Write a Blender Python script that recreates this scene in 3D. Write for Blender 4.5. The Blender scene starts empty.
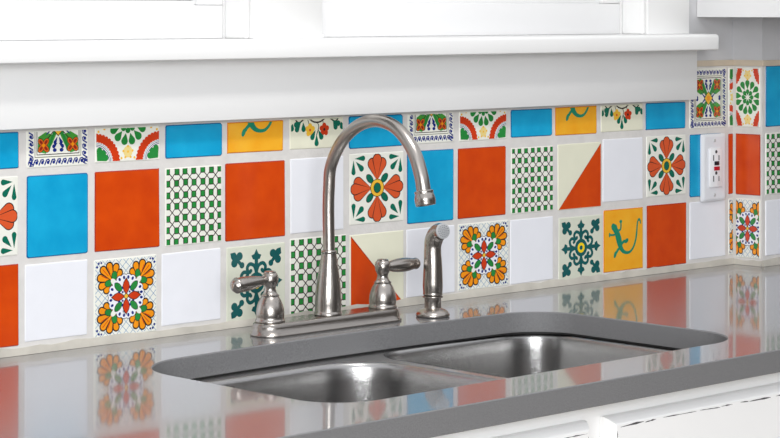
import bpy, bmesh, math, random
from mathutils import Vector, Matrix
random.seed(7)
S = bpy.context.scene
COL = S.collection

# ---------------------------------------------------------------- camera
cam_d = bpy.data.cameras.new('camera')
cam = bpy.data.objects.new('camera', cam_d); COL.objects.link(cam)
cam.location = (-1.5170, -2.3894, 0.4430)
cam.rotation_euler = (math.radians(90), 0, -0.7638)
cam_d.sensor_width = 36
cam_d.lens = 36 * 2215.4 / 780
cam_d.shift_y = -(219 - 11.28) / 780
cam_d.clip_start = 0.05
S.camera = cam

# ---------------------------------------------------------------- world and light
W = bpy.data.worlds.new('world'); S.world = W; W.use_nodes = True
wn = W.node_tree; wn.nodes.clear()
wo = wn.nodes.new('ShaderNodeOutputWorld'); wb = wn.nodes.new('ShaderNodeBackground')
wt = wn.nodes.new('ShaderNodeTexCoord'); ws = wn.nodes.new('ShaderNodeSeparateXYZ')
wr = wn.nodes.new('ShaderNodeValToRGB'); wm = wn.nodes.new('ShaderNodeMapRange')
wm.inputs['From Min'].default_value = -1; wm.inputs['From Max'].default_value = 1
wn.links.new(wt.outputs['Generated'], ws.inputs[0]); wn.links.new(ws.outputs['Z'], wm.inputs['Value'])
wn.links.new(wm.outputs[0], wr.inputs[0]); wn.links.new(wr.outputs[0], wb.inputs[0]); wn.links.new(wb.outputs[0], wo.inputs[0])
cr = wr.color_ramp
cr.elements[0].position = 0.0; cr.elements[0].color = (.62, .60, .58, 1)
cr.elements[1].position = 1.0; cr.elements[1].color = (.95, .96, 1.0, 1)
e = cr.elements.new(.48); e.color = (.74, .74, .74, 1)
e = cr.elements.new(.60); e.color = (.85, .87, .92, 1)
wb.inputs['Strength'].default_value = 0.90

def area(name, loc, target, size, size_y, power, color=(1, 1, 1)):
    d = bpy.data.lights.new(name, 'AREA'); d.shape = 'RECTANGLE'; d.size = size; d.size_y = size_y
    d.energy = power; d.color = color
    o = bpy.data.objects.new(name, d); COL.objects.link(o); o.location = loc
    o.rotation_euler = (Vector(target) - Vector(loc)).to_track_quat('-Z', 'Y').to_euler()
    return o
area('ceiling_light', (0.3, -0.80, 1.50), (0.5, -0.1, 0.2), 0.5, 0.14, 8.5, (1, .985, .96))
area('added_fill_light', (-2.2, -3.5, 0.75), (0.9, 0, 0.05), 2.2, 1.4, 108, (.97, .985, 1))  # soft fill added behind the camera; stands for no known window

S.view_settings.view_transform = 'Standard'
S.view_settings.look = 'None'
S.view_settings.gamma = 1
S.view_settings.use_curve_mapping = False
S.view_settings.exposure = 0.14

# ---------------------------------------------------------------- materials
def srgb(r, g, b):
    f = lambda c: (c / 255 / 12.92) if c / 255 <= .04045 else ((c / 255 + .055) / 1.055) ** 2.4
    return (f(r), f(g), f(b), 1)
MATS = {}
def mat(name, color, rough=.5, metal=0, coat=0, coat_rough=.05, var=0, var_scale=8, bump=0, bump_scale=40,
        var_color=None, aniso=0, stretch=None, spec=.5):
    if name in MATS: return MATS[name]
    m = bpy.data.materials.new(name); m.use_nodes = True; nt = m.node_tree
    b = nt.nodes['Principled BSDF']
    b.inputs['Base Color'].default_value = color; b.inputs['Roughness'].default_value = rough
    b.inputs['Metallic'].default_value = metal; b.inputs['Coat Weight'].default_value = coat
    b.inputs['Coat Roughness'].default_value = coat_rough; b.inputs['Anisotropic'].default_value = aniso
    b.inputs['Specular IOR Level'].default_value = spec
    tc = nt.nodes.new('ShaderNodeTexCoord'); src = tc.outputs['Object']
    if stretch:
        mp = nt.nodes.new('ShaderNodeMapping'); mp.inputs['Scale'].default_value = stretch
        nt.links.new(src, mp.inputs[0]); src = mp.outputs[0]
    if var or var_color:
        n = nt.nodes.new('ShaderNodeTexNoise'); n.inputs['Scale'].default_value = var_scale
        n.inputs['Detail'].default_value = 5; nt.links.new(src, n.inputs['Vector'])
        r = nt.nodes.new('ShaderNodeMapRange'); r.inputs['From Min'].default_value = .3; r.inputs['From Max'].default_value = .7
        nt.links.new(n.outputs['Fac'], r.inputs['Value'])
        mx = nt.nodes.new('ShaderNodeMix'); mx.data_type = 'RGBA'
        mx.inputs['A'].default_value = color
        mx.inputs['B'].default_value = var_color or tuple(c * (1 - var) for c in color[:3]) + (1,)
        nt.links.new(r.outputs[0], mx.inputs['Factor']); nt.links.new(mx.outputs['Result'], b.inputs['Base Color'])
    if bump:
        n = nt.nodes.new('ShaderNodeTexNoise'); n.inputs['Scale'].default_value = bump_scale
        n.inputs['Detail'].default_value = 3; nt.links.new(src, n.inputs['Vector'])
        bp = nt.nodes.new('ShaderNodeBump'); bp.inputs['Strength'].default_value = bump; bp.inputs['Distance'].default_value = .001
        nt.links.new(n.outputs['Fac'], bp.inputs['Height']); nt.links.new(bp.outputs[0], b.inputs['Normal'])
    MATS[name] = m; return m
def glaze(name, c, var=.12, vc=None, rough=.22):
    return mat('glaze_' + name, srgb(*c), rough=rough, var=var, var_scale=26, bump=.25, bump_scale=45,
               var_color=srgb(*vc) if vc else None)
G = {
 'white': glaze('white', (234, 235, 240), .03), 'cream': glaze('cream', (233, 233, 223), .04), 'ivory': glaze('ivory', (229, 228, 206), .04),
 'greencream': glaze('greencream', (214, 217, 200), .04),
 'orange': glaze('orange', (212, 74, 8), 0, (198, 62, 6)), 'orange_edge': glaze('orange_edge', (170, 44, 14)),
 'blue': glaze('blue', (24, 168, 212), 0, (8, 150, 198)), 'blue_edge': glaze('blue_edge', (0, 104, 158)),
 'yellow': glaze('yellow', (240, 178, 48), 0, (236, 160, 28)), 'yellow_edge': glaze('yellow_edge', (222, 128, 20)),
 'petal': glaze('petal', (216, 88, 46)), 'line': glaze('line', (46, 36, 34), 0),
 'leaf': glaze('leaf', (30, 128, 88)), 'green': glaze('green', (40, 140, 62), .25), 'teal': glaze('teal', (22, 92, 92), .2),
 'lime': glaze('lime', (72, 158, 58), .2), 'navy': glaze('navy', (26, 44, 128), .2), 'skyline': glaze('skyline', (118, 156, 190)),
 'fan': glaze('fan', (244, 150, 20), .12), 'red': glaze('red', (206, 60, 22)), 'gold': glaze('gold', (242, 190, 60)),
 'sun': glaze('sun', (248, 214, 30)), 'sand': glaze('sand', (238, 214, 140)), 'lizard': glaze('lizard', (30, 140, 108), .2),
 'rust': glaze('rust', (214, 104, 30)), 'brick': glaze('brick', (150, 42, 26)), 'deepleaf': glaze('deepleaf', (14, 106, 84)), 'frame': glaze('frame', (120, 124, 104)),
}
M_white = mat('white_paint', srgb(233, 233, 232), rough=.38, var=.02, var_scale=6, bump=.25, bump_scale=18)
M_sash = mat('white_sash_paint', srgb(226, 226, 226), rough=.4, bump=.15, bump_scale=20)
M_cab = mat('white_cabinet_paint', srgb(246, 246, 245), rough=.35, var=.025, var_scale=5, bump=.2, bump_scale=14)
M_wear = mat('worn_edge', srgb(92, 90, 92), rough=.8, var=.5, var_scale=160)
M_wall = mat('grey_wall_paint', srgb(202, 202, 204), rough=.7, var=.14, var_scale=9, bump=.6, bump_scale=14)
M_grout = mat('grout', srgb(216, 213, 209), rough=.9, var=.10, var_scale=40, bump=.7, bump_scale=120)
M_caulk = mat('caulk', srgb(198, 193, 182), rough=.75, var=.26, var_scale=22, bump=.6, bump_scale=60)
M_lip = mat('bare_plaster', srgb(206, 192, 172), rough=.85, var=.12, var_scale=30, bump=.5, bump_scale=60)
M_nick = mat('brushed_nickel', (.43, .40, .37, 1), rough=.26, metal=1, bump=.22, bump_scale=420, stretch=(1, 1, .05))
M_nick_neck = mat('brushed_nickel_neck', (.43, .40, .37, 1), rough=.29, metal=1, bump=.04, bump_scale=200)
M_nick_bar = mat('brushed_nickel_darkened', (.36, .335, .31, 1), rough=.25, metal=1, bump=.15, bump_scale=60, stretch=(.6, 9, 9))  # same nickel darkened to paint in the plate's dark reflection
M_steel = mat('brushed_steel_shaded', (.43, .425, .42, 1), rough=.24, metal=1, bump=.14, bump_scale=160, stretch=(1, 1, 18))  # steel darkened to put the shade inside the bowls into the colour
M_steel_rim = mat('satin_steel_lit', (.58, .57, .56, 1), rough=.30, metal=1)  # lighter copy of the steel, painting the bright divider and rim
M_dark = mat('gap_shade_black', (.015, .015, .015, 1), rough=.6)  # black for the painted shade in the gap above the sink
M_plate = mat('white_plastic', srgb(226, 228, 232), rough=.3)
M_plate2 = mat('white_plastic_insert', srgb(240, 241, 243), rough=.35)
M_slot = mat('slot_shadow', (.05, .05, .055, 1), rough=.6)
M_black = mat('black_plastic', (.012, .012, .018, 1), rough=.3)
M_red = mat('red_plastic', srgb(190, 18, 40), rough=.3)
M_screw = mat('screw_head', srgb(190, 190, 190), rough=.4)
M_floor = mat('floor_wood', srgb(186, 176, 164), rough=.5, var=.1, var_scale=4, stretch=(1, 10, 1))
M_nozzle = mat('grey_nozzle', srgb(90, 92, 96), rough=.6)
M_spray = mat('spray_face_plastic', srgb(170, 172, 174), rough=.45)

def quartz(name, rough, coat):
    m = bpy.data.materials.new(name); m.use_nodes = True; nt = m.node_tree; b = nt.nodes['Principled BSDF']
    tc = nt.nodes.new('ShaderNodeTexCoord')
    n = nt.nodes.new('ShaderNodeTexNoise'); n.inputs['Scale'].default_value = 700; n.inputs['Detail'].default_value = 2
    nt.links.new(tc.outputs['Object'], n.inputs['Vector'])
    r = nt.nodes.new('ShaderNodeValToRGB'); r.color_ramp.elements[0].position = .30; r.color_ramp.elements[1].position = .72
    r.color_ramp.elements[0].color = srgb(104, 104, 105); r.color_ramp.elements[1].color = srgb(126, 126, 127)
    nt.links.new(n.outputs['Fac'], r.inputs[0]); nt.links.new(r.outputs[0], b.inputs['Base Color'])
    b.inputs['Roughness'].default_value = rough
    b.inputs['IOR'].default_value = 1.5 if coat == 0 else 1.65; b.inputs['Coat Weight'].default_value = coat; b.inputs['Coat Roughness'].default_value = .06
    return m
M_quartz = quartz('grey_quartz', .27, .75); M_quartz_edge = quartz('honed_quartz_edge', .55, 0)

def glass():
    m = bpy.data.materials.new('window_glass'); m.use_nodes = True; nt = m.node_tree; nt.nodes.clear()
    o = nt.nodes.new('ShaderNodeOutputMaterial'); t = nt.nodes.new('ShaderNodeBsdfTransparent'); g = nt.nodes.new('ShaderNodeBsdfGlossy')
    g.inputs['Roughness'].default_value = .02; mx = nt.nodes.new('ShaderNodeMixShader'); f = nt.nodes.new('ShaderNodeFresnel')
    nt.links.new(f.outputs[0], mx.inputs[0]); nt.links.new(t.outputs[0], mx.inputs[1]); nt.links.new(g.outputs[0], mx.inputs[2])
    nt.links.new(mx.outputs[0], o.inputs[0]); return m
M_glass = glass()

# ---------------------------------------------------------------- helpers
def link(name, me, mats, parent=None, smooth=False, auto=None):
    for m in (mats if isinstance(mats, (list, tuple)) else [mats]): me.materials.append(m)
    o = bpy.data.objects.new(name, me); COL.objects.link(o)
    if parent: o.parent = parent
    if smooth:
        for p in me.polygons: p.use_smooth = True
    if auto is not None:
        me.shade_smooth() if hasattr(me, 'shade_smooth') else None
        me.set_sharp_from_angle(angle=math.radians(auto))
    return o
def obj(name, bm, mats, parent=None, smooth=False, auto=None):
    bmesh.ops.recalc_face_normals(bm, faces=bm.faces)
    me = bpy.data.meshes.new(name); bm.to_mesh(me); bm.free()
    return link(name, me, mats, parent, smooth, auto)
def empty(name, loc=(0, 0, 0)):
    o = bpy.data.objects.new(name, None); COL.objects.link(o); o.location = loc; o.empty_display_size = .05
    return o
def tag(o, label=None, cat=None, group=None, kind=None):
    if label: o['label'] = label
    if cat: o['category'] = cat
    if group: o['group'] = group
    if kind: o['kind'] = kind
    return o
def add_box(bm, x0, x1, y0, y1, z0, z1, bev=0, seg=2):
    vs = [bm.verts.new((x, y, z)) for x in (x0, x1) for y in (y0, y1) for z in (z0, z1)]
    F = [(0, 1, 3, 2), (4, 6, 7, 5), (0, 4, 5, 1), (2, 3, 7, 6), (0, 2, 6, 4), (1, 5, 7, 3)]
    fs = [bm.faces.new([vs[i] for i in f]) for f in F]
    if bev:
        es = list({e for f in fs for e in f.edges})
        bmesh.ops.bevel(bm, geom=es, offset=bev, segments=seg, affect='EDGES', profile=.5)
def box(name, x0, x1, y0, y1, z0, z1, m, parent=None, bev=0, seg=2):
    bm = bmesh.new(); add_box(bm, x0, x1, y0, y1, z0, z1, bev, seg)
    return obj(name, bm, m, parent, auto=35)
def prism(bm, pts, z0, z1):                       # plan polygon extruded upwards
    a = [bm.verts.new((x, y, z0)) for x, y in pts]; b = [bm.verts.new((x, y, z1)) for x, y in pts]
    bm.faces.new(a[::-1]); bm.faces.new(b); n = len(pts)
    for i in range(n): bm.faces.new((a[i], a[(i + 1) % n], b[(i + 1) % n], b[i]))
def profile_x(bm, prof, x0, x1):                  # (y, z) profile swept along x
    a = [bm.verts.new((x0, y, z)) for y, z in prof]; b = [bm.verts.new((x1, y, z)) for y, z in prof]
    bm.faces.new(a); bm.faces.new(b[::-1]); n = len(prof)
    for i in range(n): bm.faces.new((a[i], b[i], b[(i + 1) % n], a[(i + 1) % n]))
def lathe(bm, prof, M=Matrix(), seg=40, cap=True):
    rings = []
    for r, z in prof:
        rings.append([bm.verts.new(M @ Vector((r * math.cos(2 * math.pi * k / seg), r * math.sin(2 * math.pi * k / seg), z))) for k in range(seg)])
    for a, b in zip(rings, rings[1:]):
        for k in range(seg): bm.faces.new((a[k], a[(k + 1) % seg], b[(k + 1) % seg], b[k]))
    if cap: bm.faces.new(rings[0][::-1]); bm.faces.new(rings[-1])
def axis(origin, direction):
    return Matrix.Translation(origin) @ Vector(direction).normalized().to_track_quat('Z', 'Y').to_matrix().to_4x4()
def catmull(P, n=8):
    P = [Vector(p) for p in P]; Q = [2 * P[0] - P[1]] + P + [2 * P[-1] - P[-2]]; out = []
    for i in range(1, len(Q) - 2):
        for k in range(n):
            t = k / n; a, b, c, d = Q[i - 1:i + 3]
            out.append(.5 * ((2 * b) + (c - a) * t + (2 * a - 5 * b + 4 * c - d) * t * t + (3 * b - a - 3 * c + d) * t ** 3))
    out.append(P[-1]); return out
def tube(bm, pts, rad, seg=28, side=Vector((1, 0, 0)), sx=1.0):
    rings = []
    for i, p in enumerate(pts):
        t = (pts[min(i + 1, len(pts) - 1)] - pts[max(i - 1, 0)]).normalized()
        s = (side - side.dot(t) * t).normalized(); u = t.cross(s); r = rad[i] if isinstance(rad, list) else rad
        rings.append([bm.verts.new(p + r * (sx * math.cos(2 * math.pi * k / seg) * s + math.sin(2 * math.pi * k / seg) * u)) for k in range(seg)])
    for a, b in zip(rings, rings[1:]):
        for k in range(seg): bm.faces.new((a[k], a[(k + 1) % seg], b[(k + 1) % seg], b[k]))
    bm.faces.new(rings[0][::-1]); bm.faces.new(rings[-1])
def rrect(x0, x1, y0, y1, r, n=8):                # counter-clockwise rounded rectangle
    rr = r if isinstance(r, (list, tuple)) else [r] * 4
    out = []
    for (cx, cy, a0), q in zip(((x1, y1, 0), (x0, y1, 90), (x0, y0, 180), (x1, y0, 270)), rr):
        sx = -1 if cx == x1 else 1; sy = -1 if cy == y1 else 1
        for k in range(n + 1):
            a = math.radians(a0 + 90 * k / n); out.append((cx + sx * q + q * math.cos(a), cy + sy * q + q * math.sin(a)))
    return out

# ---------------------------------------------------------------- room shell
def structure(o): o['kind'] = 'structure'; return o
WX0, WX1 = -.9, 2.7
bm = bmesh.new()
add_box(bm, WX0, WX1, .008, .14, -.9, .375)
add_box(bm, 1.3480, WX1, .003, .14, .3480, 1.5)
add_box(bm, .4852, .6185, .008, .14, .3751, 1.25); add_box(bm, WX0, -.55, .008, .14, .3751, 1.5)
add_box(bm, -.55, 1.348, .008, .14, 1.16, 1.5)
structure(obj('wall_back', bm, M_wall))
bm = bmesh.new(); add_box(bm, 1.6125, WX1, -.0555, .0029, -.9, .3480); add_box(bm, 1.6065, WX1, -.0610, .0029, .3480, 1.5)
structure(obj('wall_return', bm, M_wall))
M_far = mat('unseen_wall_dark', srgb(104, 99, 95), rough=.7)  # unseen walls, added dark so the metal has dark bands to reflect
structure(box('unseen_wall_left', -3.6, -3.5, -4.5, .3, -.9, 1.5, M_far)); structure(box('unseen_wall_right', 3.5, 3.6, -4.5, .3, -.9, 1.5, M_far)); structure(box('unseen_wall_front', .2, 3.5, -4.6, -4.5, -.9, 1.5, M_far))
structure(box('floor', -3.5, 3.5, -4.5, .3, -.95, -.9, M_floor))

# stool (the long board under the windows), apron, casings
bm = bmesh.new()
prof = [(.10, .377), (-.0535, .377), (-.0555, .3785), (-.0560, .381), (-.0560, .3985), (-.0552, .4015), (-.0525, .4035), (-.048, .4043), (-.02, .4045), (.10, .4046)]
n = 5
profile_x(bm, prof, -.75, 1.4950)
es = [e for e in bm.edges if all(v.co.x > 1.49 for v in e.verts) and min(v.co.y for v in e.verts) < -.04]
bmesh.ops.bevel(bm, geom=es, offset=.004, segments=3, affect='EDGES')
structure(obj('trim_1', bm, M_white, auto=40))
structure(box('trim_2', -.75, 1.4790, -.0200, -.0012, .2922, .3768, M_white, bev=.0012))
def casing(name, x0, x1, bead):
    bm = bmesh.new(); add_box(bm, x0, x1, -.0200, .0028, .4045, 1.23, .0015)
    if bead: add_box(bm, x0 - .009, x0 - .0002, -.0165, .020, .4045, 1.16, .0035, 3)
    return structure(obj(name, bm, M_white, auto=40))
bm = bmesh.new(); add_box(bm, .4852, .6180, -.0200, .0078, .4045, 1.23, .0015)
add_box(bm, .4760, .4850, -.0165, .030, .4045, 1.16, .0035, 3); add_box(bm, .4852, .6180, -.0225, -.0201, .4045, .4105, .0008)
structure(obj('trim_3', bm, M_white, auto=40))
bm = bmesh.new(); add_box(bm, 1.3477, 1.4577, -.0200, .0028, .4045, 1.23, .0015)
add_box(bm, 1.3385, 1.3475, -.0165, .030, .4045, 1.16, .0035, 3)
structure(obj('trim_4', bm, M_white, auto=40))
structure(box('trim_5', -.60, 1.4577, -.0230, .0078, 1.2305, 1.34, M_white, bev=.0015))

def sash(name, x0, x1, top):
    root = structure(empty(name, (x0, .05, .405)))
    bm = bmesh.new(); y0, y1 = .032, .068
    add_box(bm, x0, x1, y0, y1, .4047, top, .002); add_box(bm, x0, x1, y0, y1, 1.10, 1.158, .002)
    add_box(bm, x0, x0 + .045, y0, y1, top + .0003, 1.0997, .002); add_box(bm, x1 - .045, x1, y0, y1, top + .0003, 1.0997, .002)
    add_box(bm, x0 + .0452, x1 - .0452, y0 + .006, y0 + .014, top - .001, top + .006, .002)   # glazing bead
    fr = obj('window_frame', bm, M_sash, root, auto=40); fr.matrix_parent_inverse = Matrix.Translation(root.location).inverted()
    g = box('pane', x0 + .045, x1 - .045, .048, .052, top, 1.10, M_glass, root); g.matrix_parent_inverse = Matrix.Translation(root.location).inverted()
    return root
sash('window_1', -.50, .4755, .4515)
sash('window_2', .6190, 1.3380, .4560)
# side jambs of the two openings
bm = bmesh.new(); add_box(bm, .4762, .4850, .0305, .14, .4047, 1.16)
add_box(bm, 1.3387, 1.3475, .0305, .14, .4047, 1.16)
structure(obj('trim_6', bm, M_white, auto=40))

# ---------------------------------------------------------------- tile painting
def ell(cx, cy, rx, ry=None, rot=0, n=20):
    ry = ry or rx; c, s = math.cos(math.radians(rot)), math.sin(math.radians(rot))
    return [(cx + rx * math.cos(t) * c - ry * math.sin(t) * s, cy + rx * math.cos(t) * s + ry * math.sin(t) * c)
            for t in (2 * math.pi * k / n for k in range(n))]
def tear(x, y, ang, L, w, n=16):                  # drop: pointed at (x, y), round end at distance L
    a = math.radians(ang); r = w / 2; c = L - r; al = math.acos(min(1, r / max(c, r * 1.01))); out = [(0, 0)]
    for k in range(n + 1):                         # straight flanks running into a round end
        b = -(math.pi - al) + 2 * (math.pi - al) * k / n; out.append((c + r * math.cos(b), r * math.sin(b)))
    return [(x + s * math.cos(a) - h * math.sin(a), y + s * math.sin(a) + h * math.cos(a)) for s, h in out]
def stroke(pts, w, taper=False):
    L, R = [], []
    for i, (x, y) in enumerate(pts):
        x0, y0 = pts[max(i - 1, 0)]; x1, y1 = pts[min(i + 1, len(pts) - 1)]
        d = math.hypot(x1 - x0, y1 - y0) or 1; nx, ny = -(y1 - y0) / d, (x1 - x0) / d
        h = w / 2 * ((1 - i / (len(pts) - 1)) * .85 + .15 if taper else 1)
        L.append((x + nx * h, y + ny * h)); R.append((x - nx * h, y - ny * h))
    return L + R[::-1]
def arc(cx, cy, r, a0, a1, n=14, ry=None):
    return [(cx + r * math.cos(math.radians(a0 + (a1 - a0) * k / n)), cy + (ry or r) * math.sin(math.radians(a0 + (a1 - a0) * k / n))) for k in range(n + 1)]
def cat2(P, n=6): return [(v.x, v.y) for v in catmull([(x, y, 0) for x, y in P], n)]
def rot4(polys):
    out = []
    for q in range(4):
        c, s = (1, 0, -1, 0)[q], (0, 1, 0, -1)[q]
        for col, ly, p in polys: out.append((col, ly, [(.5 + (x - .5) * c - (y - .5) * s, .5 + (x - .5) * s + (y - .5) * c) for x, y in p]))
    return out
def mir4(polys):
    out = []
    for sx in (1, -1):
        for sy in (1, -1):
            for col, ly, p in polys: out.append((col, ly, [(.5 + (x - .5) * sx, .5 + (y - .5) * sy) for x, y in p]))
    return out

def p_flower():
    P = []
    for th in (0, 90, 180, 270):
        bx, by = .5 + .10 * math.cos(math.radians(th)), .5 + .10 * math.sin(math.radians(th))
        for k, (da, L, w) in enumerate(((20, .34, .155), (-20, .34, .155), (0, .38, .155))):
            P.append(('line', 1 + 2 * (k == 2), tear(bx, by, th + da, L + .008, w + .016)))
            P.append(('petal', 2 + 2 * (k == 2), tear(bx, by, th + da, L - .006, w - .010)))
    for th in (45, 135, 225, 315):
        x, y = .5 + .19 * math.cos(math.radians(th)), .5 + .19 * math.sin(math.radians(th))
        P += [('line', 1, ell(x, y, .082, .052, th)), ('deepleaf', 5, ell(x, y, .074, .044, th))]
    for sx in (1, -1):
        for sy in (1, -1):
            x, y = .5 + .43 * sx, .5 + .43 * sy; hx = 180 if sx > 0 else 0; hy = -90 * sy; dg = math.degrees(math.atan2(-sy, -sx))
            P += [('deepleaf', 1, tear(x - .02 * sx, y, hx, .19, .075)), ('deepleaf', 1, tear(x, y - .02 * sy, hy, .21, .075)), ('deepleaf', 1, tear(x - .04 * sx, y - .04 * sy, dg, .19, .085))]
    P = [q for q in P]
    P += [('line', 6, ell(.5, .5, .128, .128)), ('gold', 7, ell(.5, .5, .118, .118)), ('line', 8, ell(.5, .5, .068, .076)), ('deepleaf', 9, ell(.5, .5, .058, .066))]
    return P
def p_check():
    P = []; pu = .153
    for i in range(7):
        for j in range(7):
            x = .041 + i * pu; y = .05 + j * .150
            jx, jy = random.uniform(-.008, .008), random.uniform(-.008, .008)
            P.append(('line', 2, rrect(x + jx - .043, x + jx + .043, y + jy - .043, y + jy + .043, .014, 2)))
            P.append(('green', 3, rrect(x + jx - .031, x + jx + .031, y + jy - .033, y + jy + .033, .010, 2)))
    for i in range(-1, 7):
        for j in range(-1, 7):
            x = .041 + i * pu; y = .05 + j * .150
            P.append(('line', 1, stroke([(x + .02, y + .02), (x + pu - .02, y + .13)], .013)))
            P.append(('line', 1, stroke([(x + .02, y + .13), (x + pu - .02, y + .02)], .013)))
    return P
def p_fans():
    P = []
    for k in range(-9, 10):
        d = k * .11
        P.append(('skyline', 1, stroke([(d - .02, -.02), (d + 1.04, 1.04)], .007)))
        P.append(('skyline', 1, stroke([(d - .02, 1.02), (d + 1.04, -.04)], .007)))
    Q = []
    for a, L, w in ((132, .19, .085), (-42, .19, .085), (103, .235, .09), (-13, .235, .09), (73, .26, .092), (17, .26, .092), (45, .275, .095)):
        o = 3 if abs(a - 45) > 60 else (5 if abs(a - 45) > 1 else 7)
        Q += [('line', o - 1, tear(.70, .70, a, L + .012, w + .022)), ('fan', o, tear(.70, .70, a, L - .006, w - .010))]
    Q += [('red', 8, stroke([(.78, .78), (.87, .87)], .010)), ('red', 8, stroke([(.75, .80), (.79, .89)], .010)), ('red', 8, stroke([(.80, .75), (.89, .79)], .010))]
    for a in (100, -10): Q += [('line', 8, ell(.70 + .08 * math.cos(math.radians(a)), .70 + .08 * math.sin(math.radians(a)), .062, .048, a)),
                                ('green', 9, ell(.70 + .08 * math.cos(math.radians(a)), .70 + .08 * math.sin(math.radians(a)), .054, .040, a))]
    Q += [('cream', 10, ell(.70, .70, .035, .05, -45)), ('navy', 2, ell(.93, .95, .016)), ('navy', 2, ell(.955, .905, .016)), ('navy', 2, ell(.89, .955, .014))]
    # scalloped centre
    for a, r in ((8, .235), (25, .235), (45, .225), (65, .235), (82, .235)):
        x, y = .5 + r * math.cos(math.radians(a)), .5 + r * math.sin(math.radians(a))
        Q += [('line', 9 if a != 45 else 9, ell(x, y, .060)), ('white', 10, ell(x, y, .052)), ('navy', 11, ell(x + .010 * math.cos(math.radians(a)), y + .01 * math.sin(math.radians(a)),   .024, .018, a))]
    Q += [('line', 11, ell(.625, .625, .078, .046, 45)), ('green', 12, ell(.625, .625, .070, .038, 45))]
    Q += [('navy', 11, ell(.565, .61, .019)), ('navy', 11, ell(.61, .565, .019)), ('navy', 11, ell(.555, .555, .015))]
    P += mir4(Q)
    P += [('white', 10, ell(.5, .5, .215))]
    for a in (0, 90, 180, 270):
        x, y = .5 + .128 * math.cos(math.radians(a)), .5 + .128 * math.sin(math.radians(a))
        ax, ay = math.cos(math.radians(a)), math.sin(math.radians(a))
        d = lambda s: [(x + .10 * s * c * ax - .052 * s * q * ay, y + .10 * s * c * ay + .052 * s * q * ax) for c, q in ((1, 0), (.45, .75), (0, 1), (-.5, .7), (-1, 0), (-.5, -.7), (0, -1), (.45, -.75))]
        P += [('line', 12, d(1.14)), ('red', 13, d(.95))]
    P += [('line', 14, ell(.5, .5, .036)), ('gold', 15, ell(.5, .5, .028))]
    return P
def p_border():
    P = []
    for k in range(11):                                 # running scrolls round the edge
        t = .045 + k * .091
        for q in range(4):
            f = {0: lambda u, v: (u, v), 1: lambda u, v: (1 - v, u), 2: lambda u, v: (1 - u, 1 - v), 3: lambda u, v: (v, 1 - u)}[q]
            P.append(('navy', 1, [f(u, v) for u, v in stroke([(t - .035, .03), (t, .095), (t + .035, .10), (t + .045, .07)], .019)]))
            P.append(('navy', 2, [f(u, v) for u, v in ell(t + .022, .062, .022)]))
    for a, col, ly in ((.125, 'frame', 3), (.135, 'cream', 4), (.155, 'line', 5), (.166, 'cream', 6)):
        P.append((col, ly, [(a, a), (1 - a, a), (1 - a, 1 - a), (a, 1 - a)]))
    Q = [('lime', 7, [(.52, .50), (.58, .60), (.70, .56), (.82, .62), (.83, .80), (.70, .83), (.60, .72), (.50, .54)]),
         ('green', 7, stroke(cat2([(.53, .52), (.60, .64), (.66, .80)]), .04)),
         ('line', 8, stroke([(.56, .54), (.70, .67)], .012)),
         ('navy', 8, stroke([(.60, .52), (.70, .60)], .035, True)),
         ('navy', 7, tear(.51, .62, 62, .11, .05)), ('navy', 7, tear(.51, .70, 35, .10, .05)), ('navy', 7, ell(.555, .79, .032, .024)), ('navy', 7, ell(.525, .58, .014)),
         ('navy', 7, ell(.80, .515, .028))]
    for a in (45, 135, 225, 315):
        x, y = .735 + .055 * math.cos(math.radians(a)), .725 + .055 * math.sin(math.radians(a))
        Q += [('line', 8, ell(x, y, .062, .042, a)), ('rust', 9, ell(x, y, .053, .034, a)), ('brick', 10, ell(x, y, .034, .018, a))]
    Q += [('fan', 11, ell(.735, .725, .024))]
    P += mir4(Q)
    P += [('line', 11, [(.5, .38), (.62, .5), (.5, .62), (.38, .5)]), ('gold', 12, [(.5, .395), (.605, .5), (.5, .605), (.395, .5)]), ('fan', 13, ell(.5, .5, .045))]
    return P
def p_arcs():
    Q = []
    for k in range(11):
        a = 4 + k * 8.2; c, s = math.cos(math.radians(a)), math.sin(math.radians(a))
        Q.append(('red', 2, ell(1 - .345 * c, 1 - .345 * s, .036, .030, a)))
        Q.append(('red', 1, tear(1 - .35 * c, 1 - .35 * s, a, .085, .05)))
    Q += [('red', 3, stroke(arc(1, 1, .325, 180, 270), .045))]
    Q += [('navy', 1, stroke(arc(1, 1, .235, 180, 270), .008)), ('navy', 1, stroke(arc(1, 1, .215, 180, 270), .008)), ('skyline', 1, stroke(arc(1, 1, .255, 180, 270), .007))]
    for a in (195, 225, 255): Q.append(('green', 1, tear(.97, .97, a, .175, .085)))
    P = mir4(Q)
    for k in range(13):
        a = k * 360 / 13 + 8; P.append(('green', 1, tear(.5 + .135 * math.cos(math.radians(a)), .5 + .135 * math.sin(math.radians(a)), a, .155, .100)))
    for k in range(8):
        a = k * 45; P.append(('green', 1, tear(.5 + .03 * math.cos(math.radians(a)), .5 + .03 * math.sin(math.radians(a)), a, .105, .075)))
    R = [('sand', 1, ell(.5, .13, .07, .075))] + [('gold', 2, ell(x, y, .016)) for x, y in ((.5, .20), (.43, .14), (.57, .14), (.5, .13), (.40, .05), (.46, .06), (.54, .06), (.60, .05))]
    for c, l, p in R:
        P += [(c, l, p), (c, l, [(x, 1 - y) for x, y in p]), (c, l, [(y, x) for x, y in p]), (c, l, [(1 - y, x) for x, y in p])]
    return P
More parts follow.
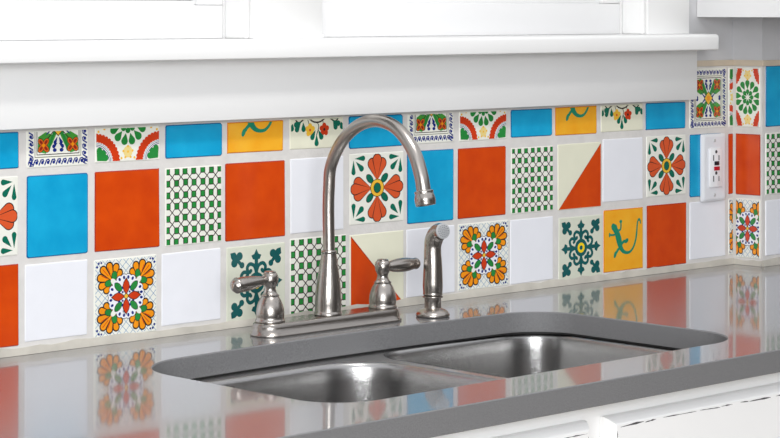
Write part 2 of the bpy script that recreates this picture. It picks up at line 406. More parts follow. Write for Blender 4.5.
def p_lizard():
    body = [(.24, .735), (.27, .765), (.32, .75), (.345, .70), (.40, .62), (.44, .54), (.455, .47), (.47, .40), (.52, .335), (.60, .31), (.68, .33), (.745, .40), (.79, .50), (.815, .62), (.835, .76), (.885, .83), (.93, .80), (.945, .74), (.925, .73), (.905, .775), (.875, .775), (.86, .70), (.85, .58), (.82, .46), (.77, .36), (.69, .285), (.60, .262), (.50, .275), (.42, .32), (.37, .38), (.33, .45), (.30, .53), (.27, .61), (.225, .67)]
    P = [('lizard', 1, cat2(body + [body[0]], 3)[:-1])]
    P += [('lizard', 2, ell(.245, .72, .055, .065, 30)), ('lizard', 3, stroke(cat2([(.34, .66), (.415, .67), (.43, .74), (.425, .79)]), .035)), ('lizard', 4, ell(.425, .80, .035, .028)),
          ('lizard', 3, stroke(cat2([(.29, .60), (.22, .595), (.16, .60)]), .032)), ('lizard', 4, ell(.145, .60, .02, .04)), 
          ('lizard', 3, stroke(cat2([(.42, .42), (.50, .47), (.57, .47)]), .05)), ('lizard', 4, ell(.57, .48, .055, .035, 25)),
          ('lizard', 3, stroke(cat2([(.40, .38), (.35, .345), (.31, .30)]), .05)), ('lizard', 4, ell(.285, .275, .032, .060, -25))]
    return P
def p_branch():
    Q = []
    Q += [('line', 1, stroke(cat2([(.02, .52), (.15, .37), (.30, .43), (.44, .37), (.56, .37), (.70, .43), (.85, .37), (.98, .52)]), .022)),
          ('line', 1, stroke(cat2([(.5, .37), (.53, .30), (.49, .18)]), .014)), ('line', 1, stroke([(.32, .42), (.36, .32)], .012)), ('line', 1, stroke([(.60, .40), (.63, .30)], .012))]
    for x, y, c in ((.37, .26, 'gold'), (.635, .26, 'red')):
        for k in range(5):
            a = 90 + k * 72; Q.append((c, 2, ell(x + .045 * math.cos(math.radians(a)), y + .047 * math.sin(math.radians(a)), .048, .040, a)))
        Q.append(('petal' if c == 'gold' else 'line', 3, ell(x, y, .020)))
    for x, y, a, L in ((.49, .20, 270, .15), (.47, .26, 240, .14), (.52, .26, 300, .14), (.78, .40, 20, .14), (.78, .38, 340, .15), (.80, .37, 300, .12), (.22, .38, 200, .14), (.20, .38, 235, .15), (.24, .37, 275, .12), (.05, .36, 255, .10), (.95, .36, 285, .10)):
        Q.append(('deepleaf', 4, tear(x, y, a, L * 1.12, .080)))
    return Q + [(c, l, [(x, 1 - y) for x, y in p]) for c, l, p in Q]
def p_teal():
    Q = []
    Q += [('teal', 1, stroke([(.5, .60), (.5, .84)], .06)), ('teal', 2, [(.5, .95), (.535, .885), (.585, .865), (.56, .815), (.5, .80), (.44, .815), (.415, .865), (.465, .885)])]
    for s in (1, -1):
        Q += [('teal', 3, stroke([(.5 + s * (x - .5), y) for x, y in cat2([(.505, .66), (.54, .73), (.61, .755), (.655, .71), (.635, .65), (.59, .655)])], .050)), ('teal', 4, ell(.5 + s * .095, .665, .026))]
    # trefoil in the corner
    Q += [('teal', 1, ell(.872, .785, .054)), ('teal', 2, ell(.785, .872, .054)), ('teal', 1, stroke([(.755, .755), (.88, .88)], .05)), ('teal', 3, ell(.750, .745, .042)),
          ('teal', 4, [(.92, .94), (.93, .86), (.88, .83), (.84, .86), (.82, .90), (.86, .93)])]
    P = rot4(Q)
    P += [('teal', 5, ell(.5, .5, .14)), ('sun', 6, ell(.5, .5, .080)), ('teal', 7, ell(.5, .5, .036))]
    return P
def p_diagl(): return [('orange_edge', 1, [(-.02, 1.02), (-.02, -.02), (1.02, -.02)]), ('orange', 2, [(.0, .975), (.0, .012), (.975, .012)])]
def p_diagr(): return [('orange_edge', 1, [(-.02, -.02), (1.02, -.02), (1.02, 1.02)]), ('orange', 2, [(.025, .012), (.99, .012), (.99, .975)])]
PAT = dict(flower=(p_flower, 'cream'), check=(p_check, 'cream'), fans=(p_fans, 'cream'), border=(p_border, 'cream'), arcs=(p_arcs, 'cream'),
           lizard=(p_lizard, 'yellow'), branch=(p_branch, 'ivory'), teal=(p_teal, 'greencream'), diagl=(p_diagl, 'ivory'), diagr=(p_diagr, 'ivory'),
           orange=(None, 'orange'), blue=(None, 'blue'), white=(None, 'white'))
LAB = dict(flower='cream tile painted with a four-petal orange flower', check='cream tile with green check lattice', fans='tile with four orange fans round a blue and white centre',
           border='tile with scrolled blue border and orange flowers', arcs='tile with green rosette and red corner arcs', lizard='yellow tile painted with a green lizard',
           branch='cream tile with a flowering branch', teal='pale tile with dark teal scrollwork', diagl='tile halved into cream and orange triangles', diagr='tile halved into cream and orange triangles',
           orange='plain orange tile', blue='plain turquoise blue tile', white='plain white tile')

def clip(poly, u0, u1, v0, v1):
    for ax, lim, sg in ((0, u0, 1), (0, u1, -1), (1, v0, 1), (1, v1, -1)):
        out = []
        for i in range(len(poly)):
            a, b = poly[i - 1], poly[i]; ia = sg * (a[ax] - lim) >= 0; ib = sg * (b[ax] - lim) >= 0
            if ia != ib:
                t = (lim - a[ax]) / (b[ax] - a[ax]); out.append((a[0] + t * (b[0] - a[0]), a[1] + t * (b[1] - a[1])))
            if ib: out.append(b)
        poly = out
        if len(poly) < 3: return None
    return poly
def area2(p): return sum(p[i - 1][0] * p[i][1] - p[i][0] * p[i - 1][1] for i in range(len(p)))

def make_tile(parent, O, U, N, w, h, kind, win=(0, 1, 0, 1)):
    """O lower-left corner of the visible face, U along, N outwards; win = the piece of a full tile that was cut out"""
    fn, base = PAT[kind]; V = Vector((0, 0, 1)); O, U, N = Vector(O), Vector(U), Vector(N)
    verts, faces, mi, mats = [], [], [], [G[base]]
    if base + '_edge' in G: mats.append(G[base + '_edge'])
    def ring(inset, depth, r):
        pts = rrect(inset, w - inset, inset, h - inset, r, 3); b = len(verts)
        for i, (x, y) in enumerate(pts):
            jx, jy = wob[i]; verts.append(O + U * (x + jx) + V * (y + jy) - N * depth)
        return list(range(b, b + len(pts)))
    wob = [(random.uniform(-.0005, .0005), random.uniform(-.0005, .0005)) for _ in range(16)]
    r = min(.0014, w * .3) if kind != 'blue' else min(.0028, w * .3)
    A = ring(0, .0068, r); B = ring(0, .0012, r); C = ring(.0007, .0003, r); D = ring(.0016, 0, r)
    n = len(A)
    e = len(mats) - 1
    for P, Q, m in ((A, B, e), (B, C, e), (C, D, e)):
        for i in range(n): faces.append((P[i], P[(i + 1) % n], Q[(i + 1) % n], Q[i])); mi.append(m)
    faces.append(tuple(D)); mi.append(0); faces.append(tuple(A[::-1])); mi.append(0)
    if fn:
        u0, u1, v0, v1 = win; su, sv = w / (u1 - u0), h / (v1 - v0); m_ = .0018
        idx = {}
        for k_, (col, ly, poly) in enumerate(fn()):
            p = clip(poly, u0 + m_ / su, u1 - m_ / su, v0 + m_ / sv, v1 - m_ / sv)
            if not p or abs(area2(p)) < 1e-6: continue
            if area2(p) < 0: p = p[::-1]
            if col not in idx:
                idx[col] = len(mats); mats.append(G[col])
            b = len(verts); dep = ly * .000035 + (k_ % 7) * .000002
            for x, y in p: verts.append(O + U * ((x - u0) * su) + V * ((y - v0) * sv) + N * dep)
            faces.append(tuple(range(b, b + len(p)))); mi.append(idx[col])
    me = bpy.data.meshes.new('tile'); me.from_pydata([tuple(v) for v in verts], [], faces)
    me.polygons.foreach_set('material_index', mi)
    o = link('tile', me, mats, parent); o['label'] = LAB[kind]
    return o

ROW_1 = [
    (0.0143, 0.1107, 0.2404, 0.2885, 'blue'),
    (0.1221, 0.2201, 0.2400, 0.2885, 'border'),
    (0.2305, 0.3388, 0.2413, 0.2885, 'arcs'),
    (0.3481, 0.4484, 0.2421, 0.2878, 'blue'),
    (0.4572, 0.5609, 0.2439, 0.2882, 'lizard'),
    (0.5732, 0.6771, 0.2444, 0.2885, 'branch'),
    (0.6879, 0.7984, 0.2410, 0.2885, 'blue'),
    (0.8089, 0.9075, 0.2425, 0.2885, 'border'),
    (0.9189, 1.0260, 0.2421, 0.2885, 'arcs'),
    (1.0354, 1.1326, 0.2437, 0.2873, 'blue'),
    (1.1397, 1.2415, 0.2427, 0.2885, 'lizard'),
    (1.2515, 1.3588, 0.2440, 0.2885, 'branch'),
    (1.3661, 1.4727, 0.2428, 0.2885, 'blue'),
    (1.4831, 1.5859, 0.2406, 0.3443, 'border'),
    (1.5922, 1.6055, 0.2403, 0.3445, 'arcs'),
]
ROW_2 = [
    (0.0128, 0.1095, 0.1290, 0.2311, 'flower'),
    (0.1224, 0.2195, 0.1235, 0.2303, 'blue'),
    (0.2304, 0.3385, 0.1233, 0.2302, 'orange'),
    (0.3481, 0.4475, 0.1224, 0.2294, 'check'),
    (0.4540, 0.5643, 0.1216, 0.2306, 'orange'),
    (0.5741, 0.6781, 0.1235, 0.2313, 'white'),
    (0.6893, 0.8005, 0.1286, 0.2333, 'flower'),
    (0.8078, 0.9075, 0.1222, 0.2322, 'blue'),
    (0.9163, 1.0239, 0.1231, 0.2313, 'orange'),
    (1.0361, 1.1352, 0.1228, 0.2275, 'check'),
    (1.1460, 1.2527, 0.1214, 0.2283, 'diagr'),
    (1.2565, 1.3588, 0.1280, 0.2321, 'white'),
    (1.3682, 1.4733, 0.1297, 0.2324, 'flower'),
    (1.4836, 1.5729, 0.1235, 0.2308, 'blue'),
    (1.5916, 1.6050, 0.1230, 0.2286, 'orange'),
]
ROW_3 = [
    (0.0143, 0.1103, 0.0127, 0.1183, 'orange'),
    (0.1192, 0.2185, 0.0160, 0.1158, 'white'),
    (0.2291, 0.3337, 0.0092, 0.1134, 'fans'),
    (0.3422, 0.4457, 0.0143, 0.1136, 'white'),
    (0.4560, 0.5641, 0.0065, 0.1131, 'teal'),
    (0.5732, 0.6831, 0.0031, 0.1168, 'check'),
    (0.6901, 0.8005, 0.0046, 0.1145, 'diagl'),
    (0.8057, 0.9097, 0.0117, 0.1146, 'white'),
    (0.9163, 1.0308, 0.0119, 0.1151, 'fans'),
    (1.0340, 1.1352, 0.0123, 0.1137, 'white'),
    (1.1481, 1.2557, 0.0069, 0.1098, 'teal'),
    (1.2585, 1.3593, 0.0121, 0.1148, 'lizard'),
    (1.3692, 1.4749, 0.0109, 0.1161, 'orange'),
    (1.4839, 1.5828, 0.0161, 0.1149, 'white'),
]


backsplash = tag(empty('tile_backsplash', (0.7, 0, 0)), 'backsplash of colourful hand-painted and plain square tiles between countertop and windows', 'backsplash')
inv = Matrix.Translation(backsplash.location).inverted()
bm = bmesh.new()
add_box(bm, -.9, 1.6115, .0010, .0076, .0005, .2915); add_box(bm, 1.4786, 1.6115, .0010, .0026, .2916, .3475)
add_box(bm, 1.6068, 1.6120, -.0610, .0009, .0005, .3475); add_box(bm, 1.6070, 2.6, -.0612, -.0560, .0005, .3475)
g = obj('grout', bm, M_grout, backsplash); g.matrix_parent_inverse = inv
bm = bmesh.new()                                   # uneven bead where the tiles meet the worktop
N_ = 90
def bead(bm, p0, p1, nrm, hgt):
    p0, p1, nrm = Vector(p0), Vector(p1), Vector(nrm); rows = []
    n = max(6, int((p1 - p0).length / .02))
    for i in range(n + 1):
        c = p0.lerp(p1, i / n); hh = hgt + random.uniform(-.0018, .0018); d = .004 + random.uniform(-.001, .001)
        rows.append([bm.verts.new(c + nrm * a + Vector((0, 0, z))) for a, z in ((-.0008, .0003), (d, .0003), (d * .75, hh * .45), (.0008, hh), (-.0008, hh))])
    for a, b in zip(rows, rows[1:]):
        for k in range(5): bm.faces.new((a[k], a[(k + 1) % 5], b[(k + 1) % 5], b[k]))
    bm.faces.new(rows[0]); bm.faces.new(rows[-1][::-1])
bead(bm, (-.9, .0005, 0), (1.6058, .0005, 0), (0, -1, 0), .0105)
bead(bm, (1.6062, 0, 0), (1.6062, -.0615, 0), (-1, 0, 0), .0095)
bead(bm, (1.6065, -.0618, 0), (2.6, -.0618, 0), (0, -1, 0), .012)
g = obj('caulk_bead', bm, M_caulk, backsplash, auto=60); g.matrix_parent_inverse = inv
bm = bmesh.new(); add_box(bm, 1.4786, 1.6060, .0002, .0028, .3478, .3580, .0008); add_box(bm, 1.6052, 1.6064, -.0610, .0001, .3478, .3580); add_box(bm, 1.6052, 2.6, -.0640, -.0611, .3478, .3580, .0008)
g = obj('plaster_lip', bm, M_lip, backsplash); g.matrix_parent_inverse = inv

def cutwin(kind, z0, z1, full=.1045): return (0, 1, 0, min(1, (z1 - z0) / full))
tiles = []
for row, R in ((1, ROW_1), (2, ROW_2), (3, ROW_3)):
    for x0, x1, z0, z1, kind in R:
        w, h = x1 - x0, z1 - z0
        win = (0, 1, 0, 1)
        if row == 1 and x1 < 1.48: win = (0, 1, 0, h / .1045)
        if w < .03: win = (0, .13, 0, 1)
        t = make_tile(backsplash, (x0, 0, z0), (1, 0, 0), (0, -1, 0), w, h, kind, win); t.matrix_parent_inverse = inv
t = make_tile(backsplash, (1.5917, 0, .0165), (1, 0, 0), (0, -1, 0), .0135, .099, 'fans', (.04, .22, 0, 1)); t.matrix_parent_inverse = inv
for z0, z1, kind in ((.2410, .3450, 'arcs'), (.1225, .2290, 'orange'), (.0125, .1160, 'fans')):    # tiles on the short return
    t = make_tile(backsplash, (1.6055, -.0040, z0), (0, -1, 0), (-1, 0, 0), .0530, z1 - z0, kind, (.22, .78, 0, 1)); t.matrix_parent_inverse = inv
for z0, z1, kind in ((.2421, .3480, 'blue'), (.1238, .2310, 'check'), (.0178, .1145, 'white')):    # tiles right of it
    t = make_tile(backsplash, (1.6156, -.0625, z0), (1, 0, 0), (0, -1, 0), .1050, z1 - z0, kind); t.matrix_parent_inverse = inv

# ---------------------------------------------------------------- worktop with the sink cut-out
SX0, SX1, SY0, SY1 = .1550, .9230, -.5545, -.1640
def cutloop(off):
    pts = rrect(SX0 - off, SX1 + off, SY0 - off, SY1 + off, [.072 + off, .090 + off, .065 + off, .085 + off], 12)
    xm, hw = (SX0 + SX1) / 2, (SX1 - SX0) / 2; out = []
    for i, p in enumerate(pts):                    # gently bowed back edge
        q = pts[(i + 1) % len(pts)]; out.append(p)
        if abs(p[1] - q[1]) < 1e-6 and p[0] > q[0]: out += [(p[0] + (q[0] - p[0]) * k / 16, p[1]) for k in range(1, 16)]
    return [(x, y + (.017 * (1 - ((x - xm) / hw) ** 2) if y > -.3 else 0)) for x, y in out]
outer = [(-.9, -.647), (2.6, -.647), (2.6, -.0630), (1.6050, -.0630), (1.6050, -.0003), (-.9, -.0003)]
def inset_outer(d):
    return [(-.9 + d, -.647 + d), (2.6 - d, -.647 + d), (2.6 - d, -.0630 - d), (1.6050 - d, -.0630 - d), (1.6050 - d, -.0003 - d), (-.9 + d, -.0003 - d)]
bm = bmesh.new()
def loopv(pts, z): return [bm.verts.new((x, y, z)) for x, y in pts]
def loope(vs): return [bm.edges.new((vs[i], vs[(i + 1) % len(vs)])) for i in range(len(vs))]
def band(a, b, bm=None):
    bm = bm or globals()['bm']; n = len(a)
    for i in range(n): bm.faces.new((a[i], a[(i + 1) % n], b[(i + 1) % n], b[i]))
ot, oi = loopv(inset_outer(.0012), 0), loopv(cutloop(.0015), 0)
o1, i1 = loopv(outer, -.0012), loopv(cutloop(.0), -.0015)
o2, i2 = loopv(outer, -.029), loopv(cutloop(0), -.0292)
o3, i3 = loopv(inset_outer(.001), -.030), loopv(cutloop(.0008), -.030)
bmesh.ops.triangle_fill(bm, edges=loope(ot) + loope(oi), use_beauty=True)
bmesh.ops.triangle_fill(bm, edges=loope(o3) + loope(i3), use_beauty=True)
band(ot, o1); band(o1, o2); band(o2, o3); band(oi, i1); band(i1, i2); band(i2, i3)
ct = obj('countertop', bm, [M_quartz, M_quartz_edge], auto=30)
for p in ct.data.polygons: p.material_index = 0 if p.normal.z > .9 else 1
tag(ct, 'polished grey speckled quartz countertop with a rounded sink cut-out', 'countertop')

# ---------------------------------------------------------------- sink
sink = tag(empty('double_sink', (.54, -.355, -.24)), 'stainless steel double-bowl sink mounted under the grey countertop', 'sink')
sinv = Matrix.Translation(sink.location).inverted()
LB = (.1660, .5590, -.5500, -.1760); RB = (.5860, .9230, -.5500, -.1530)
bm = bmesh.new()
FZ = -.0328
of = loopv(rrect(.135, .944, -.576, -.125, .075, 12), FZ)
def bowl_top(B, r, off, z): return loopv(rrect(B[0] - off, B[1] + off, B[2] - off, B[3] + off, r + off, 12), z)
lt, rt = bowl_top(LB, .085, .006, FZ), bowl_top(RB, .06, .006, FZ)
bmesh.ops.triangle_fill(bm, edges=loope(of) + loope(lt) + loope(rt), use_beauty=True)
f = obj('sink_deck', bm, M_steel_rim, sink); f.matrix_parent_inverse = sinv
def bowl(B, r, cx, cy):
    global bm
    bm = bmesh.new(); loops = [bowl_top(B, r, .0058, FZ + .0001), bowl_top(B, r, .0025, FZ - .0008), bowl_top(B, r, 0.0005, FZ - .0035)]
    for k in range(0, 9):
        t = k / 8; loops.append(bowl_top(B, r, -.001 - .006 * t, FZ - .008 - .137 * t))
    R_ = .035
    for k in range(1, 7):
        a = math.radians(15 * k); loops.append(loopv(rrect(B[0] + .007 + R_ * (1 - math.cos(a)), B[1] - .007 - R_ * (1 - math.cos(a)), B[2] + .007 + R_ * (1 - math.cos(a)), B[3] - .007 - R_ * (1 - math.cos(a)), max(r - .007 - R_ * (1 - math.cos(a)) * .6, .02), 12), FZ - .145 - R_ * math.sin(a)))
    n = len(loops[0])
    last = loops[-1]
    ringn = [bm.verts.new((cx + .045 * math.cos(math.atan2(v.co.y - cy, v.co.x - cx)), cy + .045 * math.sin(math.atan2(v.co.y - cy, v.co.x - cx)), FZ - .186)) for v in last]
    loops.append(ringn)
    for a, b in zip(loops, loops[1:]): band(a, b)
    o = obj('bowl', bm, M_steel, sink, smooth=True); o.matrix_parent_inverse = sinv
    b2 = bmesh.new(); lathe(b2, [(.0448, FZ - .1855), (.038, FZ - .188), (.034, FZ - .196), (.010, FZ - .198), (.008, FZ - .190), (.004, FZ - .188)], Matrix.Translation((cx, cy, 0)))
    d = obj('drain', b2, M_steel_rim, sink, auto=40); d.matrix_parent_inverse = sinv
bowl(LB, .085, .36, -.37); bowl(RB, .06, .753, -.36)
# black band painting the shade in the gap under the stone
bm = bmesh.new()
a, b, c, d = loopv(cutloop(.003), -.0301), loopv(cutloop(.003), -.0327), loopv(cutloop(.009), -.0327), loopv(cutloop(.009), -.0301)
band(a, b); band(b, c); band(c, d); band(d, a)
o = obj('gap_shade', bm, M_dark, sink); o.matrix_parent_inverse = sinv

# ---------------------------------------------------------------- faucet
FX, FY = .5665, -.0875
faucet = tag(empty('kitchen_faucet', (FX, FY, 0)), 'brushed nickel gooseneck faucet with two lever handles on a long base plate', 'faucet')
finv = Matrix.Translation(faucet.location).inverted()
def fpart(name, bm, m, parent=None, auto=50):
    o = obj(name, bm, m, parent or faucet, auto=auto)
    if parent is None: o.matrix_parent_inverse = finv
    return o
bm = bmesh.new()
def stad(hw, hl, z, n=16):
    out = []
    for k in range(n + 1): a = math.radians(-90 + 180 * k / n); out.append((FX + hl + hw * math.cos(a), FY + hw * math.sin(a)))
    for k in range(n + 1): a = math.radians(90 + 180 * k / n); out.append((FX - hl + hw * math.cos(a), FY + hw * math.sin(a)))
    return loopv(out, z)
HL = .1065
L_ = [stad(.0268, HL, .0002), stad(.0275, HL, .0014), stad(.0272, HL, .0028), stad(.0252, HL, .0040), stad(.0238, HL, .0120), stad(.0230, HL, .0160), stad(.0215, HL, .0178), stad(.018, HL, .0182)]
for a, b in zip(L_, L_[1:]): band(a, b)
bm.faces.new(L_[0][::-1]); bm.faces.new(L_[-1])
fpart('base_plate', bm, M_nick_bar)
bm = bmesh.new(); lathe(bm, [(.0188, .0178), (.0198, .0186), (.0198, .0212), (.0186, .0226), (.0184, .0245), (.0187, .032), (.0187, .040), (.0180, .052), (.0166, .064), (.0149, .075), (.0132, .086), (.0114, .098), (.0104, .1030), (.0104, .1040), (.0112, .1048), (.0112, .1072), (.0104, .1082), (.0088, .1086)], Matrix.Translation((FX, FY, 0)) @ Matrix.Rotation(math.radians(1.45), 4, 'Y'))
spout = fpart('spout_body', bm, M_nick)
bm = bmesh.new()
NX = .5694
path = catmull([(NX - .0002, FY, .1070), (NX, FY + .001, .135), (NX, FY + .0016, .165), (NX, FY + .0005, .195), (NX, -.0915, .2270), (NX, -.1150, .2625), (NX, -.1500, .2860), (NX, -.1880, .2932), (NX, -.2250, .2835), (NX, -.2545, .2575), (NX, -.2705, .2250), (NX, -.2775, .1960)], 8)
tube(bm, path, [.0084 + .0013 * max(0, i / (len(path) - 1) - .35) / .65 for i in range(len(path))], 32)
nk = fpart('spout_neck', bm, M_nick_neck, auto=80)
dirn = (path[-1] - path[-3]).normalized(); bm = bmesh.new()
lathe(bm, [(.0096, -.0010), (.0124, -.0005), (.0131, .0012), (.0122, .0030), (.0127, .0045), (.0139, .0095), (.0141, .0150), (.0134, .0165), (.0137, .0180), (.0130, .0192), (.0110, .0194), (.0104, .0185)], axis(path[-1] - dirn * .006, dirn))
obj('aerator', bm, M_nick, nk, auto=50)
def handle(x, sgn):
    bm = bmesh.new()
    lathe(bm, [(.0200, .0178), (.0207, .0186), (.0207, .0206), (.0196, .0222), (.0190, .0234), (.0194, .0260), (.0196, .0310), (.0190, .0360), (.0174, .0420), (.0150, .0480), (.0126, .0520), (.0118, .0532), (.0126, .0540), (.0125, .0552), (.0108, .0562), (.0088, .0590), (.0079, .0630), (.0079, .0660), (.0092, .0685), (.0108, .0720), (.0114, .0765), (.0110, .0810), (.0098, .0840), (.0086, .0852), (.0080, .0856), (.0080, .0868), (.0070, .0876), (.002, .0878)], Matrix.Translation((x, FY, 0)))
    h = fpart('handle', bm, M_nick)
    bm = bmesh.new(); d = Vector((sgn, 0, -.055 if sgn < 0 else .0)).normalized()
    prof = [(.0050, .0075), (.0058, .0100), (.0056, .0130), (.0062, .0150), (.0072, .0200), (.0090, .0300), (.0100, .0400), (.0104, .0480), (.0101, .0540), (.0095, .0570), (.0106, .0580), (.0110, .0596), (.0103, .0612), (.0080, .0645), (.0054, .0668), (.002, .0676)]
    if sgn > 0: prof = [(.0050, .0075), (.0056, .0110), (.0066, .0135), (.0084, .0200), (.0098, .0300), (.0103, .0390), (.0099, .0480), (.0086, .0580), (.0076, .0640), (.0084, .0652), (.0082, .0672), (.0068, .0695), (.003, .0708)]
    lathe(bm, prof, axis((x, FY, .0762), d))
    obj('lever', bm, M_nick, h, auto=50)
handle(.4605, -1); handle(.6730, 1)

# side sprayer
PX, PY = .7530, -.1090
spr = tag(empty('side_sprayer', (PX, PY, 0)), 'brushed nickel pull-out side sprayer standing in its own collar right of the faucet', 'sprayer')
pinv = Matrix.Translation(spr.location).inverted()
bm = bmesh.new(); lathe(bm, [(.0232, .0002), (.0246, .0012), (.0248, .0030), (.0238, .0052), (.0206, .0085), (.0165, .0110), (.0140, .0122), (.0124, .0130), (.0122, .0150), (.0122, .0262), (.0126, .0270), (.0146, .0276), (.0150, .0286), (.0146, .0298), (.0124, .0304)], Matrix.Translation((PX, PY, 0)))
o = obj('escutcheon', bm, M_nick, spr, auto=50); o.matrix_parent_inverse = pinv
bm = bmesh.new()
hd = Vector((-.34, -.80, -.06)).normalized()
pts = catmull([(PX, PY, .0306), (PX, PY, .036), (PX, PY, .048), (PX, PY, .064), (PX, PY, .080), (PX + .0005, PY + .001, .094), (PX + .0010, PY + .0005, .106), (PX + .0015, PY - .0035, .1165), (PX + .001, PY - .0115, .1235), (PX - .0015, PY - .0215, .1255)], 6)
rr = []
for i, p in enumerate(pts):
    t = i / (len(pts) - 1)
    K = [(0, .0128), (.04, .0146), (.09, .0140), (.2, .0147), (.35, .0140), (.5, .0128), (.62, .0124), (.72, .0132), (.85, .0130), (.93, .0120), (1, .0114)]
    for (a, ra), (b, rb) in zip(K, K[1:]):
        if a <= t <= b: rr.append(ra + (rb - ra) * (t - a) / (b - a)); break
tube(bm, pts, rr, 32)
wand = obj('wand', bm, M_nick, spr, auto=70); wand.matrix_parent_inverse = pinv
bm = bmesh.new(); dd = (pts[-1] - pts[-4]).normalized(); A = axis(pts[-1], dd)
lathe(bm, [(.0108, -.001), (.0114, .0002), (.0112, .0018), (.0100, .0024), (.0030, .0026)], A)
obj('spray_face', bm, M_spray, wand, auto=50); bm = bmesh.new()
for r_, n_ in ((.0080, 14), (.0052, 10), (.0024, 5)):
    for k in range(n_):
        a_ = 2 * math.pi * k / n_; lathe(bm, [(.0007, .0022), (.0006, .0036)], A @ Matrix.Translation((r_ * math.cos(a_), r_ * math.sin(a_), 0)), 6)
obj('nozzles', bm, M_nozzle, wand)

# ---------------------------------------------------------------- outlet
OX0, OX1, OZ0, OZ1 = 1.5110, 1.5775, .1135, .2305
outlet = tag(empty('wall_outlet', (1.5435, 0, .17)), 'white wall outlet with black and red buttons on the backsplash by the corner', 'outlet')
oinv = Matrix.Translation(outlet.location).inverted()
def opart(name, bm, m, parent=None):
    o = obj(name, bm, m, parent or outlet, auto=40); o.matrix_parent_inverse = oinv; return o
bm = bmesh.new(); prof = [(0, -.0008), (0, -.0035), (.0035, -.0065), (.006, -.0068)]
lp = [[bm.verts.new((x, y, z)) for x, z in rrect(OX0 + i, OX1 - i, OZ0 + i, OZ1 - i, .004 + i * .3, 4)] for i, y in prof]
for a, b in zip(lp, lp[1:]): band(a, b)
bm.faces.new(lp[0][::-1]); bm.faces.new(lp[-1])
plate = opart('cover_plate', bm, M_plate)
bm = bmesh.new(); add_box(bm, 1.5272, 1.5612, -.0098, -.0069, .1385, .2060, .001)
opart('receptacle', bm, M_plate2)
bm = bmesh.new()
for zc in (.1905, .1545):
    add_box(bm, 1.5355, 1.5378, -.0102, -.0099, zc - .006, zc + .004); add_box(bm, 1.5505, 1.5525, -.0102, -.0099, zc - .006, zc + .003)
for zc in (.2008, .1640): lathe(bm, [(.0030, 0), (.0028, .0004)], axis((1.5440, -.0099, zc - .001), (0, -1, 0)), 16)
opart('socket_slots', bm, M_slot)
bm = bmesh.new(); add_box(bm, 1.5385, 1.5510, -.0115, -.0100, .1765, .1835, .0006); opart('test_button', bm, M_black)['label'] = 'black button'
bm = bmesh.new(); add_box(bm, 1.5375, 1.5525, -.0115, -.0100, .1675, .1742, .0006); opart('reset_button', bm, M_red)['label'] = 'red button'
for zc in (.2190, .1250):
    bm = bmesh.new(); lathe(bm, [(.0030, 0), (.0028, .0008), (.0018, .0012)], axis((1.5435, -.0068, zc), (0, -1, 0)), 16); opart('screw', bm, M_screw)

# ---------------------------------------------------------------- base cabinet
cab = tag(empty('base_cabinet', (.52, -.32, -.9)), 'white distressed base cabinet under the grey countertop and sink', 'cabinet')
cinv = Matrix.Translation(cab.location).inverted()
CF = -.617
bm = bmesh.new()
add_box(bm, -.9, 2.6, CF, CF + .020, -.0750, -.0304); add_box(bm, -.9, 2.6, CF, CF + .020, -.80, -.76)
for x0, x1 in ((-.9, -.36), (.074, .118), (.4850, .5500), (.955, 1.0), (1.40, 2.6)): add_box(bm, x0, x1, CF, CF + .020, -.7599, -.0751)
o = obj('face_frame', bm, M_cab, cab); o.matrix_parent_inverse = cinv
bm = bmesh.new(); add_box(bm, -.9, 2.6, CF + .0205, CF + .038, -.80, -.26); add_box(bm, -.9, 2.6, -.56, -.01, -.898, -.80)
for x0 in (-.9, 2.582): add_box(bm, x0, x0 + .018, CF + .0385, -.02, -.7999, -.0304)
o = obj('carcass', bm, M_cab, cab); o.matrix_parent_inverse = cinv
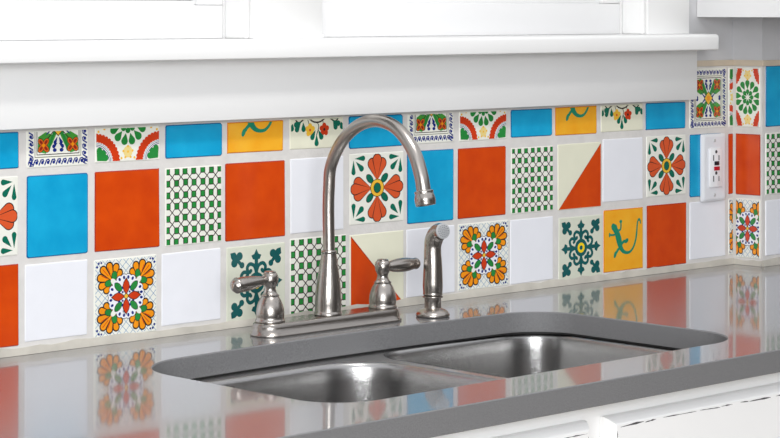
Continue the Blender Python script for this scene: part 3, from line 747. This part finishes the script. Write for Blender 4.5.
def door(x0, x1, z0, z1):
    bm = bmesh.new(); yb = CF - .0006
    prof = [(0, 0), (0, .006), (.0010, .009), (.004, .0135), (.0075, .0178), (.0095, .0190)]
    lp = [[bm.verts.new((x, yb - d, z)) for x, z in ((x0 + i, z0 + i), (x1 - i, z0 + i), (x1 - i, z1 - i), (x0 + i, z1 - i))] for i, d in prof]
    for a, b in zip(lp, lp[1:]): band(a, b, bm)
    bm.faces.new(lp[0][::-1]); bm.faces.new(lp[-1])
    for f_ in bm.faces: f_.material_index = 0
    yw = yb - .01915                                  # worn paint along the routed edge
    def chip(xa, za, xb, zb, w):
        n = 7; up, lo = [], []
        for k in range(n):
            t = k / (n - 1); x, z = xa + (xb - xa) * t, za + (zb - za) * t; q = w * (.25 + .75 * random.random()) * math.sin(math.pi * (t * .9 + .05))
            horiz = abs(xb - xa) > abs(zb - za); dx, dz = (0, q) if horiz else (q, 0)
            up.append(bm.verts.new((x + dx, yw, z + dz))); lo.append(bm.verts.new((x - dx * .6, yw, z - dz * .6)))
        for k in range(n - 1):
            f_ = bm.faces.new((lo[k], lo[k + 1], up[k + 1], up[k])); f_.material_index = 1
    x = x0 + .016
    while x < x1 - .03:
        L = random.uniform(.015, .07); chip(x, z1 - .0110 - random.random() * .002, min(x + L, x1 - .012), z1 - .0110 - random.random() * .002, random.uniform(.0010, .0024)); x += L + random.uniform(.001, .016)
    z = z1 - .016
    while z > z1 - .05:
        L = random.uniform(.008, .016)
        chip(x0 + .0102, z, x0 + .0102, z - L, .0012); chip(x1 - .0102, z, x1 - .0102, z - L, .0020); z -= L + random.uniform(.004, .02)
    me_bm = bm
    me = bpy.data.meshes.new('door'); me_bm.to_mesh(me); me_bm.free()
    o = link('door', me, [M_cab, M_wear], cab); o.matrix_parent_inverse = cinv
for x0, x1 in ((-.345, .0800), (.1000, .5010), (.5340, .9600), (.99, 1.41)): door(x0, x1, -.745, -.0505)

# ---------------------------------------------------------------- wall cabinet
up = tag(empty('wall_cabinet', (2.05, -.17, .433)), 'white upper cabinet hanging at the top right corner above the outlet', 'cabinet')
uinv = Matrix.Translation(up.location).inverted()
bm = bmesh.new(); prism(bm, [(1.5061, .0020), (1.5061, -.3100), (2.58, -.3100), (2.58, -.0650), (1.6040, -.0650), (1.6040, .0020)], .4331, 1.30)
o = obj('carcass', bm, M_sash, up); o.matrix_parent_inverse = uinv
for x0, x1 in ((1.511, 2.038), (2.046, 2.575)):
    bm = bmesh.new(); add_box(bm, x0, x1, -.3300, -.3103, .4380, 1.29, .003); o = obj('door', bm, M_sash, up, auto=40); o.matrix_parent_inverse = uinv
